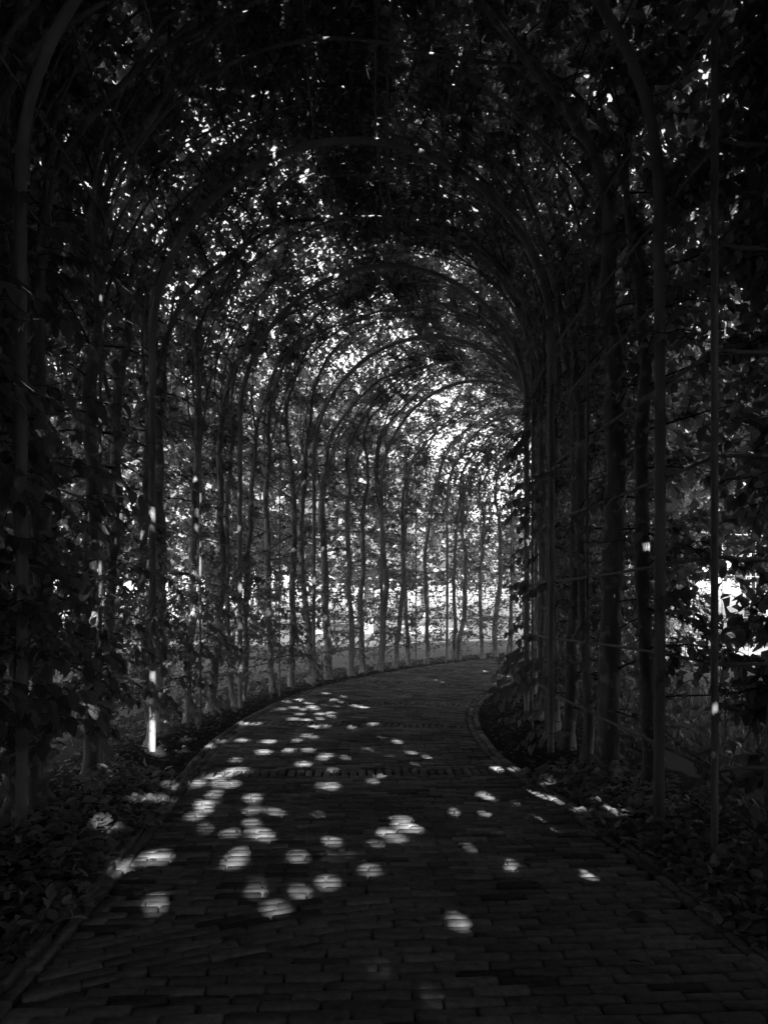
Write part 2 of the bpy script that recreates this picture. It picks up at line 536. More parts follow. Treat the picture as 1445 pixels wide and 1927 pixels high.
# the courses that swing down to the left near the camera
for k in range(BK):
    lo, hi = edge_tl(B0)+EDGE, edge_tr(B0)-EDGE
    t = lo-PITCH*(0.5*(k % 2)+RNG.random()*0.2)
    while t < hi-0.03:
        a, b = max(t, lo), min(t+PITCH, hi)
        if b-a > 0.05:
            c = (a+b)/2
            sl = -(bend(c+0.02)-bend(c-0.02))/0.04
            BRICKS.append((B0-k*ROW-bend(c), c, math.atan(sl)+RNG.normal()*0.008, (b-a)/PITCH*math.sqrt(1+sl*sl), 1.0, RNG.normal()*0.0018))
        t += PITCH
# two courses lengthways along each edge, the outer one a little proud
for side in (-1, 1):
    for lane in (0, 1):
        s = -2.0+lane*0.1
        while s < 27:
            e = (edge_tl(s) if side < 0 else edge_tr(s))
            de = ((edge_tl(s+0.1)-edge_tl(s-0.1)) if side < 0 else (edge_tr(s+0.1)-edge_tr(s-0.1)))/0.2
            t = e-side*(0.030+lane*0.059+RNG.normal()*0.003)
            stretch = 1-t*(KAPPA if s > SBEND else 0)
            BRICKS.append((s, t, PI/2-math.atan(de)+RNG.normal()*0.01, 1.0, 1.0, (0.007 if lane == 0 else 0.001)+RNG.normal()*0.002))
            s += PITCH/max(stretch, .8)
BR = np.array(BRICKS)
xy = flat(BR[:, 0], BR[:, 1], BR[:, 5])
ang = BR[:, 2]-Main.frame(BR[:, 0])[2]
kk = np.clip(BR[:, 0]-SBEND, 0, 1)
across = np.where(np.abs(np.sin(BR[:, 2])) < 0.5, 1-BR[:, 1]*np.where(BR[:, 0] > SBEND, KAPPA, 0), 1.0)*BR[:, 4]
var = RNG.integers(0, NVAR, len(BR))
flip = RNG.integers(0, 2, len(BR))*PI
dist = np.hypot(xy[:, 0], xy[:, 1])
pxx = 722.5+1385*xy[:, 0]/np.maximum(xy[:, 1], 0.1)
pyy = 1140+1385*1.2/np.maximum(xy[:, 1], 0.1)
inview = (xy[:, 1] > 0.5) & (pxx > 5) & (pxx < 1440) & (pyy < 1925)
order = np.argsort(np.where(inview, dist, 1e6)+np.where(BR[:, 3] < 0.3, 3, 0))
single = np.zeros(len(BR), bool); single[order[:300]] = True
for i in np.nonzero(single)[0]:
    o = link('brick', BR_MESH[var[i]], path, tuple(xy[i]))
    o.rotation_euler = (0, 0, ang[i]+flip[i])
    o.scale = (BR[i, 3], across[i], 1)
rest = np.nonzero(~single)[0]
base = np.stack([VARS[k][0] for k in var[rest]])
tone = np.clip(0.235+RNG.normal(size=len(rest))*0.06, 0.1, 0.38)
base[:, :, 0] *= BR[rest, 3][:, None]; base[:, :, 1] *= across[rest][:, None]
a = ang[rest]+flip[rest]
V = np.empty_like(base)
V[:, :, 0] = base[:, :, 0]*np.cos(a)[:, None]-base[:, :, 1]*np.sin(a)[:, None]+xy[rest, 0:1]
V[:, :, 1] = base[:, :, 0]*np.sin(a)[:, None]+base[:, :, 1]*np.cos(a)[:, None]+xy[rest, 1:2]
V[:, :, 2] = base[:, :, 2]+xy[rest, 2:3]
L = (BR_L[None]+(np.arange(len(rest))*24)[:, None]).ravel()
me = mesh_np('paving_bricks', V, None, M_BRICK, loops=L, totals=np.tile(BR_T, len(rest)))
at = me.attributes.new('tone', 'FLOAT', 'FACE')
at.data.foreach_set('value', np.repeat(tone, len(BR_T)).astype(np.float32))
stuff(link('brick_courses', me, path))

# ------------------------------------------------------------------ the frame of hoops and rods
arbour = thing('arched_arbour', tuple(flat(S_HOOP, 0, 0.0)), 'long arched metal frame of hoops and rods spanning the brick path', 'arbour')
ab = np.array(arbour.location)
def hoop_line(s, r0, F=Main, n=24, wob=0.008):
    u = np.concatenate([np.linspace(-0.25, SPRING, 9), SPRING+np.linspace(0, F.R*PI, n)[1:-1], SPRING+F.R*PI+np.linspace(0, SPRING+0.25, 9)])
    # second leg: continue past the arch as a straight line down
    pts = []
    ph = RNG.random()*6
    for v in u:
        w = wob*math.sin(v*1.7+ph)
        if v <= SPRING+F.R*PI:
            pts.append(shell(s+w, v, 0.0, -1, F))
        else:
            pts.append(flat(s+w, F.R, SPRING-(v-SPRING-F.R*PI), F))
    return np.array(pts)
def add_hoop(name, s, r, sides, parts=True, smoothness=30):
    P = hoop_line(s, r, n=smoothness)-ab
    V, q = tubes(P[None], np.full((1, len(P)), r), sides)
    h = link(name, mesh_np(name, V, q, M_STEEL if r > 0.02 else M_ROD, smooth=True), arbour)
    if parts:
        for side, u in ((-1, SPRING+0.02), (1, SPRING+0.02), (-1, SPRING+HALF*PI/2-0.35)):
            P = shell(s, np.linspace(u-0.05, u+0.05, 3), 0.0, side)-ab
            V, q = tubes(P[None], np.full((1, 3), r+0.004), sides)
            link('coupling', mesh_np('coupling', V, q, M_STEEL, smooth=True), h)
    return h
for i in range(-3, 10):
    s = S_HOOP+D_HOOP*i
    add_hoop('hoop', s, 0.0285, 14, parts=(0 <= i <= 6))
    if i != -1:
        add_hoop('slender_hoop', s+D_HOOP*0.52, 0.0115, 8, parts=False)
SC_CORNER = 3.30
P = np.stack([flat(SC_CORNER, HALF+0.02, z) for z in np.linspace(-0.2, 3.9, 8)])-ab
V, q = tubes(P[None], np.full((1, 8), 0.0165), 10)
link('corner_post', mesh_np('corner_post', V, q, M_STEEL, smooth=True), arbour)
for side in (-1, 1):
    for k in range(13):
        u = 0.45+0.482*k
        if side == 1 and k == 12: continue
        s = np.arange(-6, 25, 0.35)
        if side == 1 and u < 3.6:
            s = np.arange(SC_CORNER, 25, 0.35)
        nn = 0.036+0.012*np.sin(s*2.1+k)*0.5
        P = shell(s, u+0.012*np.sin(s*1.3+k*2.0), nn, side)
        if side == 1 and u < 3.6:
            c = flat(SC_CORNER, HALF+0.05, u)
            ext = [flat(SC_CORNER+0.03, HALF+0.05+d, u-0.01*d) for d in (2.4, 1.6, 0.8, 0.1)]
            P = np.concatenate([np.array(ext), P])
        P = P-ab
        rr = 0.0072 if not (side == 1 and u < 3.6) else 0.0095
        V, q = tubes(P[None], np.full((1, len(P)), rr), 6)
        link('rod', mesh_np('rod', V, q, M_ROD, smooth=True), arbour)
# a wire tie round the left leg of the second hoop
hp = [o for o in arbour.children if o.name.startswith('hoop')][4]
c = shell(S_HOOP+D_HOOP, 1.1, 0.0, -1)
a_ = np.linspace(0, 2*PI, 14)
P = np.stack([c[0]+0.033*np.cos(a_), c[1]+0.033*np.sin(a_), c[2]+0.012*np.cos(a_)], -1)
P = np.concatenate([P, [[c[0]+0.06, c[1]-0.02, c[2]+0.01], [c[0]+0.10, c[1]-0.03, c[2]+0.035], [c[0]+0.13, c[1]-0.03, c[2]+0.03]]])-ab
V, q = tubes(P[None], np.full((1, len(P)), 0.004), 5)
link('wire_tie', mesh_np('wire_tie', V, q, grain('pale_wire', 20, [(0.3, .45), (0.7, .6)], bump=0), smooth=True), hp)

# ------------------------------------------------------------------ hornbeams
def noise2(a, b):
    return (np.sin(a*1.7+b*2.3)+np.sin(a*3.1-b*1.1+1.3)+np.sin(a*0.9+b*4.1+2.0)+np.sin(a*5.3+b*0.7+0.4))/4

def density(side, s, u, F):
    """leaf area per wall area"""
    roof = np.clip((u-2.9)/0.9, 0, 1)
    if F is Side:
        return np.where(u > 3.3, 6.0, 4.5 if side > 0 else 2.8)
    if side < 0:
        wall = np.interp(s, [0, 3.2, 5, 8, 11, 14], [5, 3.4, 2.5, 1.8, 1.45, 1.15])
    else:
        wall = np.interp(s, [1, 3.3, 5, 8, 12], [5, 1.7, 1.7, 1.6, 1.0])
    rf = np.interp(s, [1, 3.5, 6, 9, 11, 13], [7, 5.0, 4.4, 3.2, 3.0, 3.2])
    d = wall*(1-roof)+rf*roof
    low = np.clip((u-0.1)/0.5, np.where(s < (3.2 if side < 0 else 5.0), 1.0, 0.5), 1)
    return d*low

def near_leaf_mesh(k):
    """one hornbeam leaf: ovate, pleated, about 40 triangles, length 1"""
    r = np.random.default_rng(900+k)
    st = np.array([0, .1, .25, .45, .65, .84, 1.0])
    w = np.array([.05, .30, .44, .47, .38, .2, .0])*(0.92+r.random()*0.2)
    V, uvs = [], []
    bow = 0.12+r.random()*0.15
    fold = 0.10+r.random()*0.2
    for i, a in enumerate(st):
        for j, c in enumerate((-1, -0.5, 0, 0.5, 1)):
            x = c*w[i]*0.62
            z = fold*abs(c)*w[i]-bow*a*a+0.012*((i+j) % 2)+r.normal()*0.006
            V.append((a, x, z)); uvs.append((c*0.5, a))
    f = []
    for i in range(6):
        for j in range(4):
            b = i*5+j
            f.append((b, b+5, b+6, b+1))
    me = bpy.data.meshes.new('leaf'); me.from_pydata(V, [], f)
    uv = me.uv_layers.new(name='UVMap')
    for lp in me.loops: uv.data[lp.index].uv = uvs[lp.vertex_index]
    for p in me.polygons: p.use_smooth = True
    me.materials.append(M_LEAFV)
    return me
NEAR = [near_leaf_mesh(k) for k in range(6)]

def make_tree(side, s0, r0, label, group, F=Main, off=0.16, twig_k=8, leaf_k=12, nbr=46, near=False, coarse=False, span=None):
    R = F.R
    uend = SPRING+R*PI/2
    base = shell(s0, 0, off, side, F)
    root = thing('hornbeam_tree', (base[0], base[1], -0.03), label, 'tree', group)
    b0 = np.array(root.location)
    # --- trunk
    k = 30
    u = np.concatenate([[0, .05, .14, .3], np.linspace(.55, uend*0.93, k-4)])
    walk = np.cumsum(RNG.normal(size=k)*0.021)
    ph = RNG.random()*6
    lean = RNG.choice([-1, 1])*(0.2+0.7*RNG.random())
    s = s0+walk+0.03*np.sin(u*1.9+ph)+lean*np.clip((u-3.1)/2.5, 0, 1)**1.2+0.05*np.sin(u*4+ph)*np.clip(u-3, 0, 1)
    n = off+0.04*np.sin(u*1.3+ph*2)+np.cumsum(RNG.normal(size=k)*0.012)+np.clip(u-SPRING+0.6, 0, .5)*-0.12
    s = s+0.10*np.sin(u*2.7+ph*3)*np.clip(u-3.2, 0, 1)
    n = n+0.07*np.sin(u*3.3+ph*1.7)*np.clip(u-3.3, 0, 1)
    n = np.maximum(n, 0.07)
    P = shell(s, u, n, side, F)
    P[0, 2] = -0.03
    rad = r0*(1-0.25*np.minimum(u/3.2, 1)-0.60*np.clip((u-3.0)/(uend-3.0), 0, 1)**0.6)*(1+0.05*np.sin(u*7+ph))
    rad[:4] = r0*np.array([1.3, 1.14, 1.05, 1.0])
    V, q = tubes((P-b0)[None], rad[None], 12)
    # roots: push the lowest ring out unevenly
    low = V.reshape(k, 12, 3)
    for j in range(12):
        e = 1+0.45*max(0, math.sin(j*2*PI/12*3+ph))
        ctr = low[0].mean(0)
        low[0, j] = ctr+(low[0, j]-ctr)*e
        low[1, j] = low[1].mean(0)+(low[1, j]-low[1].mean(0))*(1+(e-1)*0.4)
    ctr = low.mean(1, keepdims=True)
    lump = 1+0.05*RNG.normal(size=(k, 12, 1))+0.05*np.sin(np.arange(12)[None, :, None]*PI/3+ph+u[:, None, None]*1.5)
    for j in range(3):
        a_, b_ = RNG.integers(6, k-4), RNG.integers(0, 12)
        lump[a_, b_] += 0.35; lump[a_, (b_+1) % 12] += 0.15
    low[:] = ctr+(low-ctr)*lump
    link('trunk', mesh_np('trunk', low.reshape(-1, 3), q, M_BARK, smooth=True), root)
    trunk_s = lambda uu: np.interp(uu, u, s)
    trunk_n = lambda uu: np.interp(uu, u, n)
    # --- limbs that fan over the roof
    if not coarse:
        for j in range(RNG.integers(2, 5)):
            us = 2.6+RNG.random()*1.3
            kk = 9
            f = np.linspace(0, 1, kk)
            sgn = RNG.choice([-1, 1])
            lu = us+(uend*(0.95+0.12*RNG.random())-us)*f
            ls = trunk_s(us)+sgn*(0.25+0.9*RNG.random())*f**0.75+np.cumsum(RNG.normal(size=kk)*0.08)*f
            ln = trunk_n(us)+0.05*f+np.cumsum(RNG.normal(size=kk)*0.02)*f
            P = shell(ls, lu, np.maximum(ln, 0.05), side, F)-b0
            rr = np.interp(us, u, rad)*(0.25+0.25*RNG.random())*(1-0.75*f)
            V, q = tubes(P[None], rr[None], 8)
            link('limb', mesh_np('limb', V, q, M_BARK, smooth=True), root)
    # --- branches along the wall
    nb = nbr
    bu = np.linspace(0.32, uend+0.1, nb)+RNG.normal(size=nb)*0.05
    bu = np.clip(bu, 0.2, uend+0.1)
    sg = np.where(np.arange(nb) % 2 == 0, 1, -1)*1.0
    ln = 0.42+RNG.random(nb)*0.35
    f = np.linspace(0, 1, 5)[None]
    bs = trunk_s(bu)[:, None]+sg[:, None]*ln[:, None]*f*(0.8+0.2*RNG.random((nb, 1)))+np.cumsum(RNG.normal(size=(nb, 5))*0.015, 1)*f
    rise = RNG.normal(size=(nb, 1))*0.14+0.05
    bv = bu[:, None]+rise*f-0.05*f*f+np.cumsum(RNG.normal(size=(nb, 5))*0.015, 1)*f
    dn = RNG.normal(size=(nb, 1))*0.14+0.22
    bn = trunk_n(bu)[:, None]+dn*f
    bn = np.maximum(bn, 0.16)
    BP = shell(bs, bv, bn, side, F)
    okb = np.ones(nb, bool)
    V1, q1 = tubes(BP[okb]-b0, np.broadcast_to(0.0075*(1-0.6*f), (nb, 5))[okb]*(0.7+0.6*RNG.random((okb.sum(), 1))), 4)
    # --- twigs
    tk = twig_k
    fr = RNG.random((nb, tk))**0.8
    i0 = np.clip((fr*4).astype(int), 0, 3); w = fr*4-i0
    ar = np.arange(nb)[:, None]
    def lerp(A): return A[ar, i0]*(1-w)+A[ar, i0+1]*w
    ts, tu, tn = lerp(bs).ravel(), lerp(bv).ravel(), lerp(bn).ravel()
    m = nb*tk
    tl = (0.16+RNG.random(m)*0.26)*(1.3 if coarse else 1)
    an = RNG.normal(size=m)*0.75
    ds = np.repeat(sg, tk)*np.cos(an); du = np.sin(an)*0.75+0.05
    dnn = RNG.normal(size=m)*0.45+0.30
    f3 = np.linspace(0, 1, 4)[None]
    zig = 0.012*np.array([0, 1, -1, 0.5])[None]*RNG.choice([-1, 1], (m, 1))
    ps = ts[:, None]+(ds*tl)[:, None]*f3
    pu = tu[:, None]+(du*tl)[:, None]*f3-0.06*f3*f3*tl[:, None]*4+zig
    pn = tn[:, None]+(dnn*tl)[:, None]*f3
    skirt = (side < 0) & (pu[:, :1] < 1.7) & (s0 > 4)
    pn = np.where(skirt & (RNG.random((m, 1)) < 0.55), pn-0.28*RNG.random((m, 1)), pn)
    pn = np.where((RNG.random((m, 1)) < 0.12) | (skirt & (pn[:, :1] < off)), np.maximum(pn, -0.12 if s0 < 11 else 0.05), np.maximum(pn, off+0.02+0.1*RNG.random((m, 1))))
    pu = np.maximum(pu, 0.04)
    TP = shell(ps, pu, pn, side, F)
    okt = clear(TP[:, 1], -0.012) & clear(TP[:, 3], -0.012)
    if coarse: okt &= RNG.random(m) < 0.5
    V2, q2 = tubes(TP[okt]-b0, np.broadcast_to(0.0034*(1-0.6*f3), (m, 4))[okt], 3)
    V = np.concatenate([V1, V2]); q = np.concatenate([q1, q2+len(V1)])
    stuff(link('twigs', mesh_np('twigs', V, q, M_TWIG), root))
    # --- leaves
    lk = leaf_k
    fr = (np.arange(lk)[None]+RNG.random((m, lk)))/lk
    i0 = np.clip((fr*3).astype(int), 0, 2); w = (fr*3-i0)[..., None]
    ar = np.arange(m)[:, None]
    LP = (TP[ar, i0]*(1-w)+TP[ar, i0+1]*w).reshape(-1, 3)
    tdir = unit((TP[ar, i0+1]-TP[ar, i0]).reshape(-1, 3))
    lu = pu[ar, i0].ravel(); lsx = ps[ar, i0].ravel(); lnn = pn[ar, i0].ravel()
    size = 0.048+0.024*RNG.random(len(LP))
    if near: size = size*1.2
    if coarse: size = size*2.8
    cell = (0.575*6.0)
    area = 0.5*0.62*(size.mean()**2)*1.05
    maxd = m*lk*area/cell
    want = density(side, lsx, lu, F)
    gap = noise2(lsx*2.1+side, lu*2.4)*0.55+1.0
    keep = RNG.random(len(LP)) < np.clip(want*gap/maxd, 0, 1)
    LP, tdir, size, lu, lnn, lsx = LP[keep], tdir[keep], size[keep], lu[keep], lnn[keep], lsx[keep]
    out = shell(lsx, lu, lnn+0.1, side, F)-shell(lsx, lu, lnn, side, F)
    out = unit(out)
    nL = len(LP)
    up = np.array([0, 0, 1.0])
    nrm = unit(up*0.8+out*0.5+RNG.normal(size=(nL, 3))*0.45)
    sidev = unit(np.cross(tdir, nrm))*RNG.choice([-1, 1], (nL, 1))
    D = unit(tdir*0.6+sidev*0.8-up*0.35+RNG.normal(size=(nL, 3))*0.2)
    ok = clear_leaf(LP, D, size, size*0.31)
    LP, D, nrm, size = LP[ok], D[ok], nrm[ok], size[ok]
    kind = 4 if (coarse or s0 > 7.5) else (9 if near else 5)
    V, t = leaf_batch(LP-b0, D, nrm, size, size*0.62, kind)
    # outer hedge face: bigger tufts, thickened near the camera to block light
    wall = np.interp(s0, [0, 3, 5, 7, 11], [6, 5, 1.8, 0.15, 0.0]) if side < 0 else np.interp(s0, [0, 2, 4, 7, 11], [5, 2, .3, .2, .15])
    roof = np.interp(s0, [0, 3, 5, 8, 11, 14], [6.5, 6.0, 4.8, 2.2, 1.5, 1.1])
    if F is Side: wall, roof = (4.5 if side > 0 else 1.0), 6.0
    width = (0.95 if coarse else 0.58) if span is None else span[1]-span[0]
    big = 1.5 if coarse else 0.78
    no = int(6*(uend+.3)*width/(0.31*(0.115*big)**2))
    ou = RNG.random(no)*(uend+0.3)
    rf = np.clip((ou-2.9)/0.9, 0, 1)
    want = wall*(1-rf)+roof*rf
    os_ = s0+(RNG.random(no)-0.5)*width*1.5
    if span: os_ = span[0]+RNG.random(no)*(span[1]-span[0])
    want = want*(1+0.6*noise2(os_*2.3+side, ou*2.2))
    k2 = (RNG.random(no) < want/6/1.0) & (ou > (0.02 if s0 < (5 if side < 0 else 3) else 0.25))
    ou, os_ = ou[k2], os_[k2]
    if span:
        k3 = ou > 3.0
        ou, os_ = ou[k3], os_[k3]
    on = 0.42+0.4*RNG.random(len(ou))
    OP = shell(os_, ou, on, side, F)
    oo = unit(shell(os_, ou, on+0.1, side, F)-OP)
    osz = (0.085+0.06*RNG.random(len(ou)))*big
    oD = unit(RNG.normal(size=OP.shape)+np.array([0, 0, -0.5]))
    oN = unit(oo+RNG.normal(size=OP.shape)*0.5)
    ok = clear_leaf(OP, oD, osz, osz*0.33)
    Vo, to = leaf_batch(OP[ok]-b0, oD[ok], oN[ok], osz[ok], osz[ok]*0.66, 4)
    t = np.concatenate([t, to+len(V)]); V = np.concatenate([V, Vo])
    stuff(link('foliage', mesh_np('foliage', V, t, M_LEAF, smooth=(kind == 9)), root))
    root['_s'] = float(s0)
    return root

ORD = ['first', 'second', 'third', 'fourth', 'fifth', 'sixth', 'seventh', 'eighth', 'ninth', 'tenth']
def girth(r): return 'stout' if r > 0.062 else ('medium' if r > 0.045 else 'slim')
TREES = []
def row_of_trees(side, s_list):
    cnt = {}
    for s0, r0 in s_list:
        h = int(math.floor((s0-S_HOOP)/D_HOOP))
        where = 'left' if side < 0 else 'right'
        c = cnt.get(h, 0); cnt[h] = c+1
        if h >= 0:
            label = f'{girth(r0)} hornbeam in the {where} row, {ORD[c]} trunk past the {ORD[h]} main arch'
        elif s0 > 2.3:
            label = f'{girth(r0)} hornbeam in the {where} row, {ORD[c]} trunk in front of the first main arch'
        else:
            label = f'leafy hornbeam of the {where} row beside the near end of the path'
        coarse = s0 < 1.5
        t = make_tree(side, s0, r0, label, f'hornbeams along the {where} side of the path', coarse=coarse, near=(s0 < 4.7),
                      leaf_k=(16 if not coarse else 9), twig_k=(10 if not coarse else 8), nbr=(46 if not coarse else 28))
        TREES.append((side, s0, t))

def pattern(start, stop, jit=0.07):
    out = []
    i = math.ceil((start-S_HOOP)/D_HOOP*4-0.3)
    while True:
        s = S_HOOP+D_HOOP*(i+0.3)/4+RNG.normal()*jit
        if s > stop: break
        out.append((s, float(np.clip(RNG.normal()*0.011+0.049, 0.032, 0.075))))
        i += 1
    return out
left = [(s, 0.055) for s in np.arange(-7.5, 1.4, 0.95)]+pattern(1.5, 22)
right = [(s, 0.055) for s in np.arange(-7.5, 0.5, 0.95)]+[(4.38, .046), (4.99, .08), (5.78, .045), (6.30, .06), (7.0, .07)]+pattern(7.35, 20)
row_of_trees(-1, left)
row_of_trees(1, right)
# the hedge that turns off to the right at the corner post
TREES.append((1, 3.45, make_tree(1, 3.45, 0.05, 'dark hornbeam trunk beside the corner post at the right edge', 'hornbeams along the right side of the path', near=True, off=0.44, twig_k=10, span=(0.3, 4.2))))
for k, (s0, r0) in enumerate([(1.15, .05), (1.75, .055), (2.35, .05)]):
    label = 'hornbeam of the hedge that turns off to the right'
    TREES.append((2, s0, make_tree(-1, s0, r0, label, 'hornbeams of the side hedge', F=Side, near=True, off=0.12)))
for s0 in (0.5, 1.4, 2.3, 3.2):  # unseen row added across the side opening to hold back skylight
    make_tree(1, s0, 0.055, 'unseen hornbeam added across the side opening to block light', 'unseen hornbeams added across the side opening', F=Side, coarse=True, nbr=40)
# tall hedges added out of view across both ends to keep daylight out
def hedge(x0, x1, y0, y1, h, n, lab):
    r = np.random.default_rng(77)
    th = thing('light_block_hedge', ((x0+x1)/2, (y0+y1)/2, -0.1), lab, 'hedge', 'unseen hedges added across the ends')
    b0 = np.array(th.location)
    P = np.stack([r.uniform(x0, x1, n), r.uniform(y0, y1, n), r.uniform(-0.1, h, n)], -1)
    D = unit(r.normal(size=P.shape)+np.array([0, 0, -.3]))
    L = r.uniform(0.14, 0.24, n)
    ok = clear_leaf(P, D, L, L*0.3)
    V, f = leaf_batch(P[ok]-b0, D[ok], unit(r.normal(size=P.shape))[ok], L[ok], L[ok]*.66, 4)
    stuff(link('foliage', mesh_np('foliage', V, f, M_LEAF), th))
    Pt = []
    for k in range(7):
        f = (k+.5)/7
        z = np.linspace(0, h*0.85, 6)
        Pt.append(np.stack([x0+(x1-x0)*(f if x1-x0 > y1-y0 else .5)+0.05*np.sin(z*2+k), y0+(y1-y0)*(f if y1-y0 > x1-x0 else .5)+0.05*np.sin(z*3+k), z-.1], -1)-b0)
    V, q = tubes(np.array(Pt), np.broadcast_to(np.linspace(.05, .015, 6)[None], (7, 6)), 7)
    stuff(link('stem', mesh_np('stem', V, q, M_BARK, smooth=True), th))
hedge(-4.2, 3.8, -9.6, -8.6, 7.9, 26000, 'tall unseen hedge added behind the viewpoint to block light')
hedge(5.3, 6.1, -1.2, 5.0, 5.2, 13000, 'tall unseen hedge added beyond the side opening to block light')

# small leaves close up the foliage round every gap, so each lets through one small round sun fleck
def plug_leaves():
    A = []
    tt = np.arange(0.4, 14, 0.05)
    for (x, y, z, r) in HOLES:
        P = np.array([x, y, z])+tt[:, None]*SUN
        i = np.argmin(np.abs(_Y[None, ::10]-P[:, 1:2])+np.abs(_X[None, ::10]-P[:, 0:1])*0.7, 1)*10
        lat = (P[:, 0]-_X[i])*np.cos(_th[i])-(P[:, 1]-_Y[i])*np.sin(_th[i])
        n = np.where(P[:, 2] > SPRING, np.hypot(lat, np.maximum(P[:, 2]-SPRING, 0)), np.abs(lat))-HALF
        ins = np.nonzero(n > 0.30)[0]
        if len(ins) == 0: continue
        hit = P[ins[0]]
        m = 190
        rr = HOLE_R*r+0.02+0.24*RNG.random(m)**0.8
        a = RNG.random(m)*2*PI
        C = hit+_e1*(rr*np.cos(a))[:, None]+_e2*(rr*np.sin(a))[:, None]+SUN*(RNG.random(m)*0.30)[:, None]
        A.append(C)
    C = np.concatenate(A)
    D = unit(RNG.normal(size=C.shape))
    D = unit(D-SUN*np.sum(D*SUN, -1, keepdims=True)*0.6)
    L = RNG.uniform(0.045, 0.07, len(C))
    nm = unit(SUN+RNG.normal(size=C.shape)*0.45)
    A = C-D*(L*0.5)[:, None]
    ok = clear_leaf(A, D, L, L*0.40) & (C[:, 2] > 0.3)
    return A[ok], D[ok], nm[ok], L[ok]
pA, pD, pN, pL = plug_leaves()
tb = np.array([t.location[:] for (_, _, t) in TREES])
own = np.argmin((pA[:, 0:1]-tb[None, :, 0])**2+(pA[:, 1:2]-tb[None, :, 1])**2, 1)
for k in np.unique(own):
    w = own == k
    V, f = leaf_batch(pA[w]-tb[k], pD[w], pN[w], pL[w], pL[w]*0.66, 4)
    stuff(link('small_leaves', mesh_np('small_leaves', V, f, M_LEAF), TREES[k][2]))

# ------------------------------------------------------------------ sprigs with leaves that hang into the tunnel
def nearest_tree(side, s):
    c = [(abs(b-s), t) for (a, b, t) in TREES if a == side]
    return min(c, key=lambda x: x[0])[1]
def sprig(side, s, u, n, reach, ds, droop, nl, size=0.075):
    """a shoot from the wall into the tunnel: reach inwards, ds along the path"""
    t = nearest_tree(side, s)
    b0 = np.array(t.location)
    f = np.linspace(0, 1, 6)
    zig = 0.01*np.array([0, 1, -1, 1, -1, 0])
    P = shell(s+ds*f, u-droop*f*f+zig, n-reach*f, side)
    V, q = tubes((P-b0)[None], (0.0032*(1-0.6*f))[None], 5)
    link('sprig', mesh_np('sprig', V, q, M_TWIG, smooth=True), t)
    for k in range(nl):
        a = 0.2+0.8*(k+0.5)/nl
        i = min(int(a*5), 4); w = a*5-i
        p = P[i]*(1-w)+P[i+1]*w
        td = Vector(P[i+1]-P[i]).normalized()
        nm = (Vector((0, 0, 1))+Vector(RNG.normal(size=3)*0.35)).normalized()
        sv = td.cross(nm).normalized()*(1 if k % 2 else -1)
        d = (td*0.65+sv*0.75+Vector((0, 0, -0.45-0.5*RNG.random()))+Vector(RNG.normal(size=3)*0.12)).normalized()
        L = size*(0.75+0.5*RNG.random())
        if not clear(np.array([p])+np.array(d)*L*0.5, L*0.4)[0]: continue
        y = nm.cross(d).normalized(); z = d.cross(y)
        M = Matrix((d, y, z)).transposed().to_4x4()
        M = Matrix.Translation(Vector(p-b0)) @ M @ Matrix.Scale(L, 4)
        o = link('leaf', NEAR[RNG.integers(0, 6)], t)
        o.matrix_local = M
R_ = lambda a, b: a+(b-a)*RNG.random()
for k in range(92):       # left wall beside the camera
    sprig(-1, R_(2.0, 5.4), R_(0.35, 3.3), 0.12, R_(.2, .55), R_(-.3, .25), R_(.0, .25), int(R_(7, 12)), 0.095)
for k in range(60):       # bulging skirt of the left row
    sprig(-1, R_(5.2, 10.8), R_(0.25, 1.6), 0.12, R_(.12, .45), R_(-.25, .25), R_(.05, .28), int(R_(6, 11)), 0.08)
for k in range(22):       # low growth at the foot of the right row
    sprig(1, R_(5.6, 9.6), R_(0.2, 0.75), 0.10, R_(.2, .52), R_(-.25, .3), R_(.05, .3), int(R_(7, 12)), 0.09)
for k in range(26):       # leafy column at the bend on the right
    sprig(1, R_(7.9, 9.4), R_(0.7, 3.2), 0.05, R_(.1, .32), R_(-.2, .2), R_(.05, .2), int(R_(6, 10)), 0.085)
for k in range(40):       # right row
    sprig(1, R_(3.6, 7.5), R_(0.8, 3.9), 0.10, R_(.1, .35), R_(-.25, .25), R_(.0, .18), int(R_(4, 9)), 0.08)
for k in range(26):       # under the roof
    sd = RNG.choice([-1, 1])
    sprig(sd, R_(4.5, 8.5), R_(3.6, 5.8), 0.05, R_(.05, .2), R_(-.25, .25), R_(-.1, .1), int(R_(4, 8)), 0.075)

# ------------------------------------------------------------------ litter and fallen leaves
def litter(count, side):
    s = RNG.uniform(1.5, 22, count)
    tl, tr = path_edge(s)
    d = RNG.random(count)**0.8*1.0
    t = np.where(side < 0, tl-0.02-d, tr+0.02+d)
    P = flat(s, t, RNG.uniform(0.0, 0.025, count))
    a = RNG.random(count)*2*PI
    D = np.stack([np.cos(a), np.sin(a), RNG.normal(size=count)*0.25], -1)
    nm = unit(np.array([0, 0, 1.0])+RNG.normal(size=(count, 3))*0.35)
    L = RNG.uniform(0.03, 0.06, count)
    return leaf_batch(P, D, nm, L, L*0.62, 5)
def cover(count, side):
    s = RNG.uniform(1.6, 5.2, count)
    tl, tr = path_edge(s)
    d = -0.10*RNG.random(count)**2*(0.6+0.6*np.sin(s*5+side))+0.5*RNG.random(count)**1.5
    t = np.where(side < 0, tl-d, tr+d)
    h = 0.015+np.clip(d, 0, .4)*RNG.random(count)*0.45
    P = flat(s, t, h)
    D = unit(RNG.normal(size=(count, 3))*np.array([1, 1, .35]))
    L = RNG.uniform(0.03, 0.075, count)
    return leaf_batch(P, D, unit(np.array([0, 0, 1.0])+RNG.normal(size=(count, 3))*.4), L, L*0.7, 9)
Va, ta = cover(3000, -1)
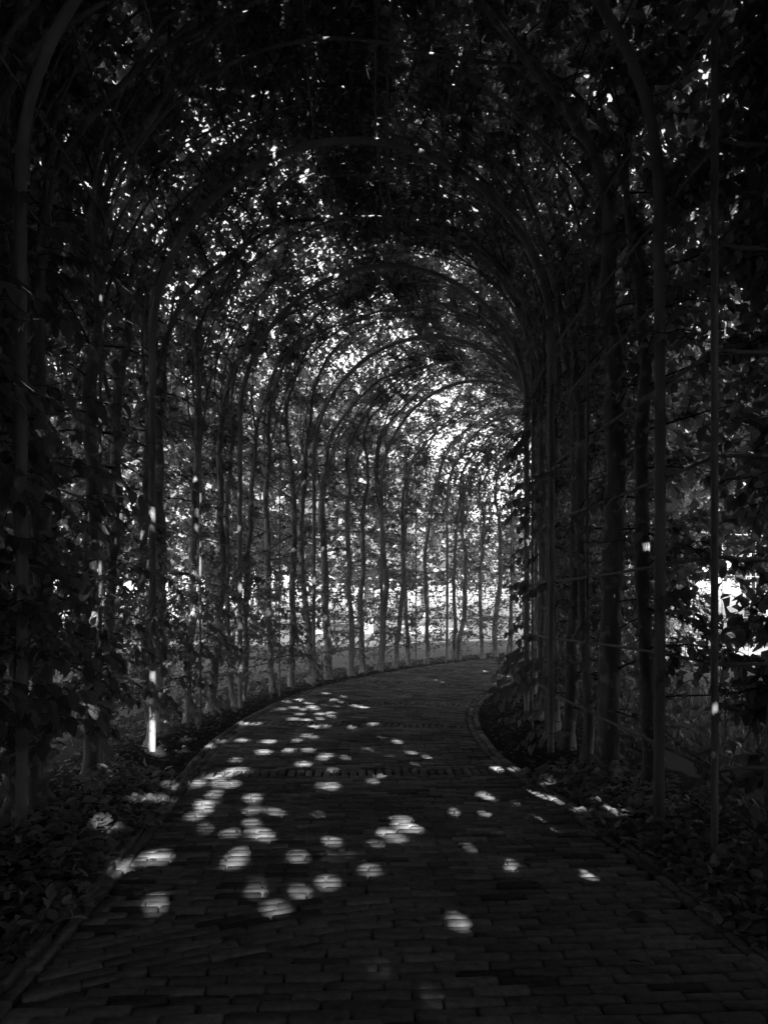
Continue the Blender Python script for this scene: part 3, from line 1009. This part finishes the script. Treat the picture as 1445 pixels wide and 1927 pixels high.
Vb, tb_ = cover(3000, 1)
stuff(link('ground_cover', mesh_np('ground_cover', np.concatenate([Va, Vb]), np.concatenate([ta, tb_+len(Va)]), M_LEAF)))
V1, t1 = litter(5200, -1)
V2, t2 = litter(4200, 1)
def bits(count):
    s = RNG.uniform(2.2, 20, count)
    tl, tr = path_edge(s)
    f = RNG.random(count)**2.2*0.5
    f = np.where(RNG.random(count) < 0.5, f, 1-f)
    P = flat(s, tl+(tr-tl)*f, 0.012)
    a = RNG.random(count)*2*PI
    D = np.stack([np.cos(a), np.sin(a), RNG.normal(size=count)*0.12], -1)
    L = RNG.uniform(0.012, 0.05, count)
    return leaf_batch(P, D, unit(np.array([0, 0, 1.0])+RNG.normal(size=(count, 3))*0.2), L, L*RNG.uniform(.25, .6, count), 9)
V3, t3 = bits(620)
stuff(link('leaf_crumbs', mesh_np('leaf_crumbs', V3, t3, M_LITTER)))
def grass(count, x0, x1, y0, y1):
    x = RNG.uniform(x0, x1, count); y = RNG.uniform(y0, y1, count)
    P = np.stack([x, y, np.full(count, -0.1)], -1)
    D = unit(np.stack([RNG.normal(size=count)*.35, RNG.normal(size=count)*.35, np.ones(count)], -1))
    L = RNG.uniform(0.05, 0.14, count)
    return leaf_batch(P, D, unit(RNG.normal(size=(count, 3))), L, L*0.12, 4)
G = [grass(16000, 2.6, 9, 2.5, 12), grass(9000, -7, -3.2, 4, 12)]
stuff(link('grass', mesh_np('grass', np.concatenate([g[0] for g in G]), np.concatenate([G[0][1], G[1][1]+len(G[0][0])]), M_FAR)))
stuff(link('leaf_litter', mesh_np('leaf_litter', np.concatenate([V1, V2]), np.concatenate([t1, t2+len(V1)]), M_LITTER)))
for px, py, L, a, lab in [(1065, 1703, .055, .4, 'small pale dry leaf curled on the dark bricks at lower right'),
                          (1042, 1720, .05, 2.2, 'small dark dry leaf beside the pale curled leaf'),
                          (1182, 1728, .11, -.2, 'long dry leaf lying nearest the dark right edge'),
                          (830, 1392, .06, 1.0, 'dry leaf on the bricks past the first cross band'),
                          (568, 1437, .05, 0.1, 'tiny leaf bits on the first cross band of bricks')]:
    Y = 1385*1.2/(py-1140)
    o = link('fallen_leaf', NEAR[RNG.integers(0, 6)].copy(), None, ((px-722.5)*Y/1385, Y, 0.014))
    o.data.materials[0] = M_LITTER
    o.scale = (L, L, L)
    o.rotation_euler = (0.1, 0.1, a)
    tag(o, lab, 'leaf', 'dry leaves on the path')

# ------------------------------------------------------------------ beyond the hedges
def far_tree_mesh(k, n):
    r = np.random.default_rng(40+k)
    nc = 26
    c = r.normal(size=(nc, 3)); c = unit(c)*(r.random((nc, 1))**0.4)
    c = c*np.array([3.2, 3.2, 4.0])+np.array([0, 0, 6.2])
    i = r.integers(0, nc, n)
    d = unit(r.normal(size=(n, 3)))
    P = c[i]+d*(0.8+0.7*r.random((n, 1)))*np.array([1.1, 1.1, 0.9])
    D = unit(r.normal(size=(n, 3))+np.array([0, 0, -.3]))
    nm = unit(d+np.array([0, 0, .6])+r.normal(size=(n, 3))*.4)
    L = r.uniform(0.3, 0.55, n)
    return leaf_batch(P, D, nm, L, L*0.7, 5)
FT = []
for k in range(3):
    V, t = far_tree_mesh(k, 3600)
    crown = mesh_np('crown', V, t, M_FAR)
    z = np.linspace(-0.2, 7.5, 9)
    P = np.stack([0.15*np.sin(z*0.7+k), 0.12*np.cos(z*0.5+k), z], -1)
    V, q = tubes(P[None], (0.3*(1-z/9.5))[None], 10)
    FT.append((crown, mesh_np('trunk', V, q, M_BARK, smooth=True)))
pos = []
for k in range(26):
    a = math.radians(-62+124*(k+0.5)/26+RNG.normal()*1.5)
    r = 60+RNG.random()*28
    big = np.interp(math.degrees(a), [-62, -8, 1, 5, 12, 18, 62], [1.7, 1.7, 1.4, 1.2, 1.1, 1.1, 1.4])
    pos.append((r*math.sin(a), r*math.cos(a), big*(0.85+0.3*RNG.random())))
for k in range(17):
    a = math.radians(-66+66*(k+0.5)/17+RNG.normal()*1.0)
    r = 27+RNG.random()*12
    pos.append((r*math.sin(a), r*math.cos(a), np.interp(math.degrees(a), [-66, -10, 0], [1.35, 1.25, 0.95])*(0.9+0.25*RNG.random())))
for k in range(7):
    a = math.radians(24+40*(k+0.5)/7)
    r = 24+RNG.random()*10
    pos.append((r*math.sin(a), r*math.cos(a), 0.9+0.25*RNG.random()))
for k, (x, y, sc) in enumerate(pos):
    lab, gr = (('far tree beyond the lawn, half hidden by the hornbeam rows', 'trees beyond the lawn') if k < 26 else
               ('sunlit tree on the lawn outside the left row of hornbeams', 'trees on the lawn to the left') if k < 43 else
               ('tree on the lawn seen through the right row of hornbeams', 'trees on the lawn to the right'))
    t = thing('distant_tree', (x, y, -0.1), lab, 'tree', gr)
    cr, tr = FT[k % 3]
    a = link('crown', cr, t); b = link('trunk', tr, t)
    stuff(a)
    t.scale = (sc*1.15, sc*1.15, sc)
    t.rotation_euler = (0, 0, RNG.random()*6.28)

# big trees added close outside, their crowns darken the near tunnel and sky gaps
def added_shade_tree(x, y, ctr, rad, n, size, lab, cl=True, seed=1):
    r = np.random.default_rng(seed)
    th = thing('added_shade_tree', (x, y, -0.1), lab, 'tree', 'added shade trees outside the rows')
    b0 = np.array([x, y, -0.1])
    ctr = np.array(ctr, float); rad = np.array(rad, float)
    nc = 70
    c = unit(r.normal(size=(nc, 3)))*(r.random((nc, 1))**0.38)*rad+ctr
    i = r.integers(0, nc, n)
    d = unit(r.normal(size=(n, 3)))
    P = c[i]+d*(0.5+0.8*r.random((n, 1)))*np.array([1.3, 1.3, 0.7])
    D = unit(r.normal(size=(n, 3))+np.array([0, 0, -.4]))
    nm = unit(np.array([0, 0, 1.0])+r.normal(size=(n, 3))*.6)
    L = size*r.uniform(0.7, 1.3, n)
    ok = (P[:, 2] > 1.7) & clear_leaf(P, D, L, L*0.33)
    # keep off the tunnel itself
    s_guess = P[:, 1]
    ok &= ~((np.abs(P[:, 0]+0.2) < 2.6) & (P[:, 2] < 6.0) & (P[:, 1] < 9))
    V, f = leaf_batch(P[ok]-b0, D[ok], nm[ok], L[ok], L[ok]*.66, 4)
    stuff(link('crown', mesh_np('crown', V, f, M_LEAF), th))
    h = ctr[2]
    z = np.linspace(-.1, 1, 10)
    tr = np.stack([(ctr[0]-x)*0.55*np.clip(z, 0, 1)**2.2, (ctr[1]-y)*0.55*np.clip(z, 0, 1)**2.2, z*h], -1)
    V, q = tubes(tr[None], (0.28*(1-z*0.65))[None]*np.where(z < 0.05, 1.3, 1)[None], 12)
    link('trunk', mesh_np('trunk', V, q, M_BARK, smooth=True), th)
    for k in range(9):
        f = np.linspace(0, 1, 7)[:, None]
        st = tr[5+k % 4]
        en = c[r.integers(0, nc)]-b0
        P = st*(1-f)+en*f+np.array([0, 0, 1.0])*np.sin(f*PI)*0.4
        V, q = tubes(P[None], (0.1*(1-0.8*f[:, 0]))[None], 7)
        link('limb', mesh_np('limb', V, q, M_BARK, smooth=True), th)
added_shade_tree(-5.2, 2.0, (-0.9, 2.5, 8.3), (6.5, 8.0, 1.9), 62000, 0.22, 'big tree added behind the left row, its crown shading the near arch', seed=3)
added_shade_tree(6.3, 6.0, (6.0, 7.5, 4.8), (3.6, 7.5, 3.4), 32000, 0.2, 'big tree added behind the right row to dim the light there', seed=4)
added_shade_tree(-7.5, 4.5, (-6.6, 2.2, 6.2), (3.0, 5.0, 3.6), 16000, 0.22, 'big tree added behind the left row to shade the first arch', seed=5)
